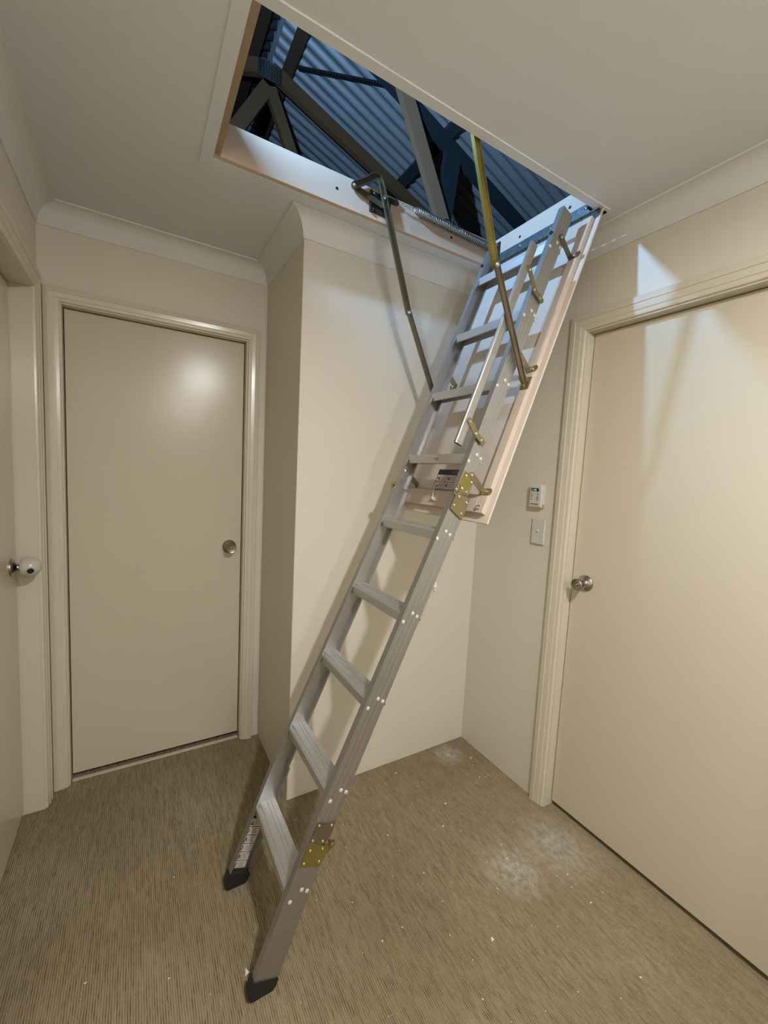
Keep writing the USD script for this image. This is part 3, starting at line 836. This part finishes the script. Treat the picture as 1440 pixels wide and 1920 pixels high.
# folding side arms: J-shaped upper link, short stay, straight lower link
PIV, JNT, LOW, HOOK = (0.806, 2.478), (0.942, 2.090), (1.098, 1.768), (0.680, 2.476)
for side in (0, 1):
    ya, sg = (0.9905, -1) if side == 0 else (1.4685, 1)        # ya: middle of the upper link
    zc = 'zinc_gold' if side == 0 else 'zinc_olive'
    dvec = np.array(JNT) - np.array(PIV); dvec /= np.linalg.norm(dvec)
    topp = np.array(PIV) - dvec * 0.035
    arc = []
    c0 = topp; ctrl = topp - dvec * 0.055
    for tt in np.linspace(0, 1, 12):
        arc.append((1 - tt) ** 2 * c0 + 2 * tt * (1 - tt) * ctrl + tt ** 2 * (np.array([0.738, 2.515])))
    line = LineString([JNT, *[tuple(a_) for a_ in arc], HOOK])
    up_l = xz_plate(line.buffer(0.0115, cap_style=1, join_style=1), ya - 0.0022, ya + 0.0022)
    arm = obj('folding_arm', up_l, zc, ladder, label='hooked zinc upper arm link')
    fl = line.buffer(0.0118, cap_style=2).difference(line.buffer(0.0088, cap_style=2))
    obj('arm_flange', xz_plate(fl, ya - 0.006 if side == 0 else ya - 0.0085, ya + 0.006 if side == 0 else ya - 0.0022), zc, arm)
    stay = LineString([HOOK, (0.800, 2.452)]).buffer(0.0105, cap_style=1)
    obj('stay_link', xz_plate(stay, ya + 0.003 * sg, ya + 0.006 * sg), zc, arm)
    yl = ya - 0.0048 * (1 if side == 0 else -1) * (1 if side == 0 else 1)
    low = LineString([JNT, LOW]).buffer(0.0105, cap_style=1)
    ylow = ya - 0.0047 if side == 0 else ya - 0.0047
    arm2 = obj('folding_arm', xz_plate(low, ylow - 0.002, ylow + 0.002), 'zinc_brown' if side == 0 else 'zinc_olive', ladder, label='straight zinc lower arm link')
    obj('arm_flange', xz_plate(low.buffer(0.0002).difference(LineString([JNT, LOW]).buffer(0.0085)), ylow - 0.006, ylow - 0.0019), 'zinc_brown' if side == 0 else 'zinc_olive', arm2)
    for pt_, rr in ((JNT, 0.0095), (PIV, 0.0090), (HOOK, 0.0065)):
        yv = ya - 0.0067 if pt_ is JNT else ya - 0.0022
        obj('pivot_bolt', [lathe([(0.0, 0.0), (rr, 0.0), (rr, 0.002), (rr * 0.75, 0.0055), (rr * 0.35, 0.0075), (0.0, 0.008)], (pt_[0], yv, pt_[1]), (0, -1, 0), 18), cyl((pt_[0], yv, pt_[1]), (pt_[0], ya + 0.012 * sg, pt_[1]), 0.004)], 'bright_steel', arm, smooth=35)
    # bracket on the lining board carrying the pivot
    yw = HY1 - BT if side else HY0 + BT
    bk = [bx(0.752, 0.838, min(yw, yw - 0.003 * sg), max(yw, yw - 0.003 * sg), 2.418, 2.492),
          bx(0.752, 0.838, min(yw - 0.010 * sg, yw), max(yw - 0.010 * sg, yw), 2.448, 2.452), bx(0.752, 0.756, min(yw - 0.010 * sg, yw), max(yw - 0.010 * sg, yw), 2.418, 2.492), bx(0.834, 0.838, min(yw - 0.010 * sg, yw), max(yw - 0.010 * sg, yw), 2.418, 2.492)]
    bo = obj('pivot_bracket', bk, 'dark_steel', ladder, label='dark steel pivot bracket')
    for (bxx, bz) in ((0.765, 2.428), (0.825, 2.428), (0.765, 2.482)):
        obj('bracket_bolt', lathe([(0.0, 0.0), (0.006, 0.0), (0.005, 0.003), (0.0, 0.004)], (bxx, yw - 0.003 * sg, bz), (0, -sg, 0), 14), 'bright_steel', bo, smooth=35)
    # clip on the panel rail for the lower end
    tl = (np.array(LOW) - P.A) @ P.s
    yk0 = 1.004 if side else 0
    yc = (0.975, 1.001) if side == 0 else (1.4560, 1.482)
    clip = [place(bx(-0.002, 0.002, -0.021, 0.021, 0, 0.034), (P.r[0], 0, P.r[1]), (P.s[0], 0, P.s[1]), (0, 1, 0), P.pt(-RT - 0.002, yc[0] - 0.006 if side == 0 else yc[0], tl)),
            place(extrude(LineString([(-0.026, 0.010), (-0.001, 0.0)]).buffer(0.016, cap_style=1).intersection(sbox(-1, -1, -0.0005, 1)), 0.0025), (P.r[0], 0, P.r[1]), (P.s[0], 0, P.s[1]), (0, 1, 0), P.pt(-RT - 0.002, yc[0] + 0.010, tl))]
    obj('arm_clip', clip, 'zinc_yellow', ladder, label='bent zinc clip at the foot of the arm')

# tension springs along the lining
for side in (0, 1):
    yv = HY1 - BT - 0.016 if side else HY0 + BT + 0.0145
    r0, r1 = (np.array([0.955, yv, 2.4815]), np.array([1.368, yv, 2.467])) if side else (np.array([0.955, yv, 2.4815]), np.array([1.368, yv, 2.467]))
    turns, R0 = 43, 0.0130
    tt = np.linspace(0, 1, turns * 14)
    path = r0 + np.outer(tt, r1 - r0)
    ang = tt * turns * 2 * np.pi
    path[:, 1] += R0 * np.cos(ang); path[:, 2] += R0 * np.sin(ang)
    spg = obj('spring', tube(path, 0.0026, 6), 'spring_steel', ladder, smooth=True, label='steel tension spring')
    ends = [tube([r0 + (0, 0, R0), r0 + (-0.012, 0, R0 * 0.7), r0 + (-0.022, 0, 0.0), r0 + (-0.014, 0, -0.006)], 0.002, 8)]
    obj('spring_hook', ends, 'spring_steel', spg, smooth=True)
    p0 = r0 + np.array([-0.022, 0, 0]); p1 = np.array([0.868, yv, 2.484])
    for k in range(4):
        c_ = p0 + (p1 - p0) * (k + 0.3) / 4
        e = (p1 - p0) / np.linalg.norm(p1 - p0)
        o2 = np.array([0, 1, 0]) if k % 2 else np.cross(e, (0, 1, 0))
        loop = [c_ + e * 0.0095 * math.cos(a_) + o2 * 0.0042 * math.sin(a_) for a_ in np.linspace(0, 2 * np.pi, 18, endpoint=False)]
        obj('chain_link', tube(loop, 0.0013, 6, closed=True), 'bright_steel', spg, smooth=True)
    # lever the chain pulls on, and the anchor plate in the corner
    lev = LineString([(0.806, 2.478), (0.866, 2.484)]).buffer(0.010, cap_style=1)
    yl0 = HY1 - BT - 0.008 if side else HY0 + BT + 0.008
    obj('spring_lever', xz_plate(lev, yl0 - 0.0015, yl0 + 0.0015), 'dark_steel', ladder)
    ys_ = (HY1 - BT - 0.046, HY1 - BT - 0.0005) if side else (HY0 + BT + 0.0005, HY0 + BT + 0.022)
    ap = obj('spring_anchor', [bx(XE - 0.0045, XE - 0.0023, ys_[0], ys_[1], 2.406, 2.490), bx(XE - 0.022, XE - 0.0025, ys_[1] - 0.003, ys_[1], 2.406, 2.490)], 'dark_steel', ladder, label='dark steel spring anchor plate')
    for (py, pz) in ((0.35, 2.480), (0.75, 2.462), (0.30, 2.452), (0.55, 2.422)):
        yy = ys_[0] + (ys_[1] - ys_[0]) * py
        obj('anchor_bolt', lathe([(0.0, 0.0), (0.0055, 0.0), (0.0055, 0.003), (0.003, 0.006), (0.0, 0.0065)], (XE - 0.0045, yy, pz), (-1, 0, 0), 14), 'bright_steel', ap, smooth=35)
# stops and bolts on the ladder head
s = SEC[0]
for side in (0, 1):
    y0, sg = (YN, 1) if side == 0 else (YFAR, -1)
    q = s.pt(-0.0005, y0 + sg * 0.011, s.L - (0.105 if side == 0 else 0.075))
    obj('bumper', lathe([(0.0, 0.0), (0.0062, 0.0), (0.006, 0.004), (0.0045, 0.006), (0.0, 0.0065)], q, (-s.r[0], 0, -s.r[1]), 16), 'black_rubber', stile_paths[(0, side)], smooth=40)
q = s.pt(0.026, YFAR - 0.0026, s.L - 0.105)
obj('stile_bolt', lathe([(0.0, 0.0), (0.0075, 0.0), (0.0075, 0.003), (0.004, 0.006), (0.0, 0.0065)], q, (0, -1, 0), 16), 'bright_steel', stile_paths[(0, 1)], smooth=35)
q = s.pt(0.024, YFAR - 0.0026, 0.070)
obj('stile_bolt', lathe([(0.0, 0.0), (0.0075, 0.0), (0.0075, 0.003), (0.004, 0.006), (0.0, 0.0065)], q, (0, -1, 0), 16), 'bright_steel', stile_paths[(0, 1)], smooth=35)
q = s.pt(0.030, YN, s.L - 0.045)
obj('stile_bolt', lathe([(0.0, 0.0), (0.0055, 0.0), (0.005, 0.0015), (0.0, 0.002)], q, (0, -1, 0), 16), 'aluminium', stile_paths[(0, 0)], smooth=35)

# pull cord through the panel
k0 = P.pt(-RT - 0.006, 1.235, 0.055)
obj('cord_tail', tube([P.pt(-0.006, 1.262, 0.125), P.pt(-RT - 0.006, 1.256, 0.105), P.pt(-RT - 0.007, 1.246, 0.085), k0, P.pt(-RT - 0.006, 1.222, 0.048)], 0.0028, 8), 'white_cord', hatch, smooth=True)
obj('cord_knot', [trimesh.creation.icosphere(2, 0.0075).apply_translation(k0), trimesh.creation.icosphere(2, 0.006).apply_translation(k0 + (0.006, -0.011, -0.006))], 'white_cord', hatch, smooth=True)
pc = thing('pull_cord', P.pt(0.02, 1.20, 0.0), 'white pull cord with a small bell hanging below the open hatch panel', 'pull cord')
h0 = P.pt(0.0115, 1.200, 0.040)
obj('cord', tube([h0, h0 + (0.004, 0, -0.02), h0 + (0.002, 0, -0.10), h0 + (0.0, 0, -0.20), (0.953, 1.20, 1.045)], 0.0014, 8), 'white_cord', pc, smooth=True)
obj('cord_bell', lathe([(0.0, 0.018), (0.004, 0.018), (0.0065, 0.014), (0.0095, 0.004), (0.0105, -0.004), (0.008, -0.004), (0.0, 0.006)], (0.953, 1.20, 1.030), (0, 0, 1), 20), 'white_plastic', pc, smooth=40)
obj('knot', trimesh.creation.icosphere(2, 0.0062).apply_translation((0.953, 1.20, 1.016)), 'white_cord', pc, smooth=True)

# ------------------------------------------------------------------ wall fittings
th = thing('thermostat', (XR, 1.244, 1.37), 'white wall thermostat with a dark green display above the light switch', 'thermostat')
y0, y1, z0, z1 = 1.2095, 1.2775, 1.322, 1.4245
case = rbox(XR - 0.026, XR, y0, y1, z0, z1, 0.004)
cs = obj('case', case, 'white_plastic', th)
xf = XR - 0.026
obj('face_plate', rbox(xf - 0.0012, xf + 0.0005, y0 + 0.006, y1 - 0.0045, z0 + 0.006, z1 - 0.006, 0.001), 'white_plastic', th)
xf -= 0.0013
obj('display', rbox(xf - 0.0008, xf + 0.0005, y0 + 0.017, y1 - 0.011, z1 - 0.030, z1 - 0.016, 0.0004), 'lcd_glass', th, label='dark green display')


def wall_text(t, h, yl, z, material, parent, name='print', bold=False, x=None):
    """text on the right wall, read by someone facing +x: runs towards -y"""
    mm = meshkit.text_mesh(t, h, 0.0002, bold)
    obj(name, place(mm, (0, -1, 0), (0, 0, 1), (-1, 0, 0), (xf - 0.0003 if x is None else x, yl, z)), material, parent)


wall_text('24', 0.0078, y0 + 0.042, z1 - 0.0272, 'lcd_digit', th, 'digits', True, xf - 0.0009)
wall_text('A', 0.0065, y1 - 0.016, z1 - 0.0265, 'lcd_digit', th, 'digits', False, xf - 0.0009)
pr = []
for k, (wl, wr) in enumerate(((0.008, 0.006), (0.010, 0.005), (0.006, 0.011), (0.009, 0.008))):
    zz = z1 - 0.042 - k * 0.0085
    pr += [bx(xf - 0.0003, xf, y1 - 0.010 - wl, y1 - 0.010, zz, zz + 0.003), bx(xf - 0.0003, xf, y0 + 0.018, y0 + 0.018 + wr, zz - 0.001, zz + 0.003)]
    obj('button', rbox(xf - 0.0012, xf, y0 + 0.032, y1 - 0.026, zz - 0.0005, zz + 0.0035, 0.0004), 'white_plastic', th)
for k, wd in enumerate((0.004, 0.003, 0.004, 0.0035, 0.004, 0.003, 0.0042, 0.004)):
    yy = y1 - 0.0125 - k * 0.0045 - (0.003 if k > 2 else 0)
    pr.append(bx(xf - 0.0003, xf, yy - wd, yy, z0 + 0.013, z0 + 0.0185))
obj('print', pr, 'grey_print', th)
obj('side_switch', [bx(XR - 0.018, XR - 0.008, y0 - 0.0012, y0 + 0.0005, z0 + 0.012, z0 + 0.015), bx(XR - 0.018, XR - 0.008, y0 - 0.0012, y0 + 0.0005, z0 + 0.006, z0 + 0.009)], 'grey_print', th)

sw = thing('light_switch', (XR, 1.228, 1.217), 'plain white single light switch plate below the thermostat', 'light switch')
obj('plate', rbox(XR - 0.011, XR, 1.1925, 1.2625, 1.1585, 1.2755, 0.003), 'white_plastic', sw)
obj('rocker', lathe([(0.0, 0.0), (0.0058, 0.0), (0.0056, 0.004), (0.004, 0.006), (0.0, 0.0065)], (XR - 0.011, 1.2265, 1.219), (-1, 0.1, 0.15), 20), 'white_plastic', sw, smooth=40)

# ------------------------------------------------------------------ lamps
def ceiling_bulb(d, label):
    x, y, z = d['pos']
    root = thing('ceiling_bulb', (x, y, HC), label, 'ceiling light')
    obj('batten_holder', lathe([(0.0, 0.0), (0.042, 0.0), (0.042, -0.006), (0.036, -0.012), (0.020, -0.016), (0.018, -0.030), (0.0, -0.030)], (x, y, HC), (0, 0, 1), 36), 'white_plastic', root, smooth=30)
    obj('bulb', lathe([(0.0, 0.034), (0.010, 0.034), (0.014, 0.036), (0.014, 0.0345), (0.0, 0.034)], (x, y, z), (0, 0, 1), 24), 'bright_steel', root, smooth=30)
    l = UsdLux.SphereLight.Define(stage, root + '/light')
    l.CreateRadiusAttr(d['radius']); l.CreateIntensityAttr(d['power']); l.CreateColorAttr(Gf.Vec3f(*d['color']))
    UsdGeom.Xformable(l).AddTranslateOp().Set(Gf.Vec3d(0, 0, z - HC))
    if d['down'] > 0:      # added disc below the bulb, throws extra light downwards
        l = UsdLux.DiskLight.Define(stage, root + '/underside')
        l.CreateRadiusAttr(d['radius']); l.CreateIntensityAttr(d['down']); l.CreateColorAttr(Gf.Vec3f(*d['color']))
        UsdGeom.Xformable(l).AddTranslateOp().Set(Gf.Vec3d(0, 0, z - HC - d['radius'] - 0.001))


ceiling_bulb(HALL_BULB, 'bare round bulb in a ceiling holder nearest to the hatch')
if FILL_BULB['power'] > 0:
    ceiling_bulb(FILL_BULB, 'added fill bulb in a ceiling holder, unseen at the back end of the hall')

x, y, z = WORK_LIGHT['pos']
wl = thing('work_light', (x, y, HC + 0.012), 'portable black work light standing in the loft beside the hatch', 'work light')
obj('housing', rbox(x - 0.045, x - 0.003, y - 0.055, y + 0.055, z - 0.045, z + 0.045, 0.006), 'lamp_housing', wl)
obj('lens', bx(x - 0.004, x - 0.002, y - 0.045, y + 0.045, z - 0.036, z + 0.036), 'lamp_glow', wl)
obj('stand', [bx(x - 0.030, x - 0.018, y - 0.006, y + 0.006, HC + 0.02, z - 0.044), bx(x - 0.09, x + 0.05, y - 0.09, y + 0.09, HC + 0.0125, HC + 0.022)], 'lamp_housing', wl)
l = UsdLux.RectLight.Define(stage, wl + '/light')
l.CreateWidthAttr(WORK_LIGHT['w']); l.CreateHeightAttr(WORK_LIGHT['h']); l.CreateIntensityAttr(WORK_LIGHT['power']); l.CreateColorAttr(Gf.Vec3f(*WORK_LIGHT['color']))
# local -z -> world +x (tilted a touch upwards)
tl_ = math.radians(WORK_LIGHT['tilt'])
ct_, st_ = math.cos(tl_), math.sin(tl_)
mz = Gf.Matrix4d(0, -1, 0, 0, -st_, 0, ct_, 0, -ct_, 0, -st_, 0, 0.0, 0, float(z - HC - 0.012), 1)
UsdGeom.Xformable(l).AddTransformOp().Set(mz)

# ------------------------------------------------------------------ roof space
TAN = math.tan(math.radians(20)); CO, SI = math.cos(math.radians(20)), math.sin(math.radians(20))
XRIDGE = 0.775


def roof_z(x, off=0.0):
    return 3.82 + TAN * (1.825 - XRIDGE) - TAN * abs(x - XRIDGE) - off


roof = thing('roof', (XRIDGE, 2.0, roof_z(XRIDGE)), kind='structure')
PC = 0.0762
for sgn in (1, -1):
    for k in range(9):
        ya = 1.03 + k * 0.762 - 0.762 * 2
        yy = np.linspace(ya, ya + 0.762 + 0.04, 10 * 10 + 1)
        prof = 0.0125 * np.cos(2 * np.pi * (yy - 2.935) / PC) + 0.0006 * (k % 2)
        ring = []
        x1 = 3.4
        rows = []
        for xx in (0.02, x1):
            X = XRIDGE + sgn * xx
            rows.append(np.stack([np.full_like(yy, X), yy, roof_z(X) + prof], -1))
        up_ = [r + np.array([0, 0, 0.0012]) for r in rows]
        n = len(yy)
        v = np.vstack([rows[0], rows[1], up_[0], up_[1]])
        f = []
        for i in range(n - 1):
            f += [[i, i + 1, n + i + 1], [i, n + i + 1, n + i], [2 * n + i, 3 * n + i + 1, 2 * n + i + 1], [2 * n + i, 3 * n + i, 3 * n + i + 1]]
        sh = trimesh.Trimesh(v, f, process=False)
        if sgn < 0:
            sh.invert()
        obj('roof_sheet', sh, 'roof_steel' if sgn > 0 else 'roof_steel_unlit', roof, smooth=True)
cap = [stick((XRIDGE + 0.07, -0.6, roof_z(XRIDGE + 0.07) + 0.02), (XRIDGE + 0.07, 7.5, roof_z(XRIDGE + 0.07) + 0.02), 0.16, 0.002, ref=(CO, 0, -SI)), stick((XRIDGE - 0.07, -0.6, roof_z(XRIDGE - 0.07) + 0.02), (XRIDGE - 0.07, 7.5, roof_z(XRIDGE - 0.07) + 0.02), 0.16, 0.002, ref=(CO, 0, SI))]
obj('ridge_cap', cap, 'roof_steel', roof)
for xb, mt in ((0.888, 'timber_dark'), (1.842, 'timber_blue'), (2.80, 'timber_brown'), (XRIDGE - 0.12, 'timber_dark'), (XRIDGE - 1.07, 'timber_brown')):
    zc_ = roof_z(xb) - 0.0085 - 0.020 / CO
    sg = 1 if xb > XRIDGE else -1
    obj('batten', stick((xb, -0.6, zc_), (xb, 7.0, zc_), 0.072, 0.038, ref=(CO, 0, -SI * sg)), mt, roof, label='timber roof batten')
BO = 0.0085 + 0.040 / CO        # underside of the battens below the sheet line


def truss(y, label, mt, webs, node):
    root = thing('roof_truss', (XRIDGE, y, roof_z(XRIDGE) - 0.2), label, 'roof truss')
    for sg in (1, -1):
        e = XRIDGE + sg * 3.2
        obj('top_chord', stick((XRIDGE + sg * 0.01, y, roof_z(XRIDGE + sg * 0.01) - BO - 0.046), (e, y, roof_z(e) - BO - 0.046), 0.042, 0.088), mt, root)
    obj('bottom_chord', stick((XRIDGE - 3.2, y, 2.475), (XRIDGE + 3.2, y, 2.475), 0.042, 0.088), mt, root)
    for (p0, p1, w, mt2) in webs:
        obj('web', stick((p0[0], y + p0[2], p0[1]), (p1[0], y + p1[2], p1[1]), 0.040, w), mt2, root)
    if node:
        obj('nail_plate', rbox(XRIDGE - 0.085, XRIDGE + 0.075, y - 0.0235, y - 0.0215, roof_z(XRIDGE) - BO - 0.135, roof_z(XRIDGE) - BO - 0.03, 0.0005), 'nail_plate', root, label='grey steel nail plate')
        teeth = [bx(XRIDGE - 0.07 + i * 0.018, XRIDGE - 0.064 + i * 0.018, y - 0.0242, y - 0.0234, roof_z(XRIDGE) - BO - 0.125 + j * 0.018, roof_z(XRIDGE) - BO - 0.116 + j * 0.018) for i in range(8) for j in range(5)]
        obj('plate_slot', teeth, 'dark_steel', root, kind='stuff')
    return root


truss(3.085, 'brown timber roof truss at the back of the loft, webs spreading from its apex plate', 'timber_brown',
      [((0.760, 3.985, -0.001), (-0.10, 2.50, -0.001), 0.088, 'timber_brown'), ((0.775, 3.985, 0.001), (1.46, 2.50, 0.001), 0.078, 'timber_brown')], True)
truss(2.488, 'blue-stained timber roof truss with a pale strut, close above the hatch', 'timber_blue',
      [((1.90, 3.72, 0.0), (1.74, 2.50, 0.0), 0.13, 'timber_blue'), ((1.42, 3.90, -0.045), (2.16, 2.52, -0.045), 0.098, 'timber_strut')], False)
# perforated strap brace under the sheets
sb = thing('strap_brace', (1.16, 2.78, 4.0), 'dark perforated steel strap brace running under the roof sheets', 'strap brace')
a_, b_ = np.array([0.93, 2.985, roof_z(0.93) - 0.030]), np.array([1.41, 2.57, roof_z(1.41) - 0.030])
obj('strap', stick(a_, b_, 0.034, 0.0025, ref=(0.66, 0.75, -0.1)), 'strap_steel', sb)
dts = []
dd = (b_ - a_) / np.linalg.norm(b_ - a_)
sd = np.cross(dd, (SI, 0, CO)); sd /= np.linalg.norm(sd)
for k in range(34):
    c_ = a_ + (b_ - a_) * (k + 0.5) / 34
    dts.append(trimesh.creation.icosphere(1, 0.0046).apply_translation(c_ - np.array([0, 0, 0.004]) + sd * 0.010))
obj('strap_stud', dts, 'bright_steel', sb, kind='stuff')
# black tie on the lining's top edge
ct = thing('cable_tie', (1.14, HY1 - 0.008, HZ1), 'black cable tie looped on the hatch frame under the pale strut', 'cable tie')
obj('loop', tube([(1.105, HY1 - 0.012, HZ1 + 0.002), (1.115, HY1 - 0.012, HZ1 + 0.012), (1.145, HY1 - 0.010, HZ1 + 0.017), (1.170, HY1 - 0.008, HZ1 + 0.012), (1.178, HY1 - 0.008, HZ1 + 0.002)], 0.003, 8), 'black_rubber', ct, smooth=True)
obj('buckle', rbox(1.150, 1.163, HY1 - 0.016, HY1 - 0.002, HZ1 + 0.004, HZ1 + 0.019, 0.002), 'lamp_housing', ct)

# ------------------------------------------------------------------ plaster crumbs on the carpet
cr_ = []
spots = [((0.75, 1.0), 0.55, 60), ((1.15, 1.0), 0.28, 60), ((1.3, 1.45), 0.2, 24), ((0.35, 0.85), 0.25, 20), ((0.0, 1.1), 0.3, 10)]
for (cx_, cy_), sd_, n in spots:
    for _ in range(n):
        px, py = rng.normal(cx_, sd_), rng.normal(cy_, sd_)
        if not (XL + 0.03 < px < XR - 0.03 and 0.35 < py < YF - 0.05) or (px > XP - 0.03 and py > YP - 0.03):
            continue
        sz = float(np.clip(rng.lognormal(-6.55, 0.45), 0.0006, 0.0032))
        pts = rng.normal(0, 1, (7, 3)) * (sz, sz, sz * 0.5)
        h_ = trimesh.convex.convex_hull(pts)
        h_.apply_translation((px, py, -h_.bounds[0][2] - 0.0006))
        cr_.append(h_)
obj('plaster_crumbs', cr_, 'plaster_crumb', label='tiny white plaster crumbs scattered over the carpet', category='debris', kind='stuff')
chip = trimesh.convex.convex_hull(np.array([(0.0, 0.0, 0), (0.016, 0.004, 0), (0.006, 0.022, 0), (0.002, 0.002, 0.003), (0.012, 0.005, 0.004), (0.006, 0.016, 0.003)]))
chip.apply_translation((0.256, 1.066, 0.0))
obj('plaster_chip', chip, 'plaster_crumb', label='largest triangular plaster chip, left of the near ladder foot', category='plaster chip')
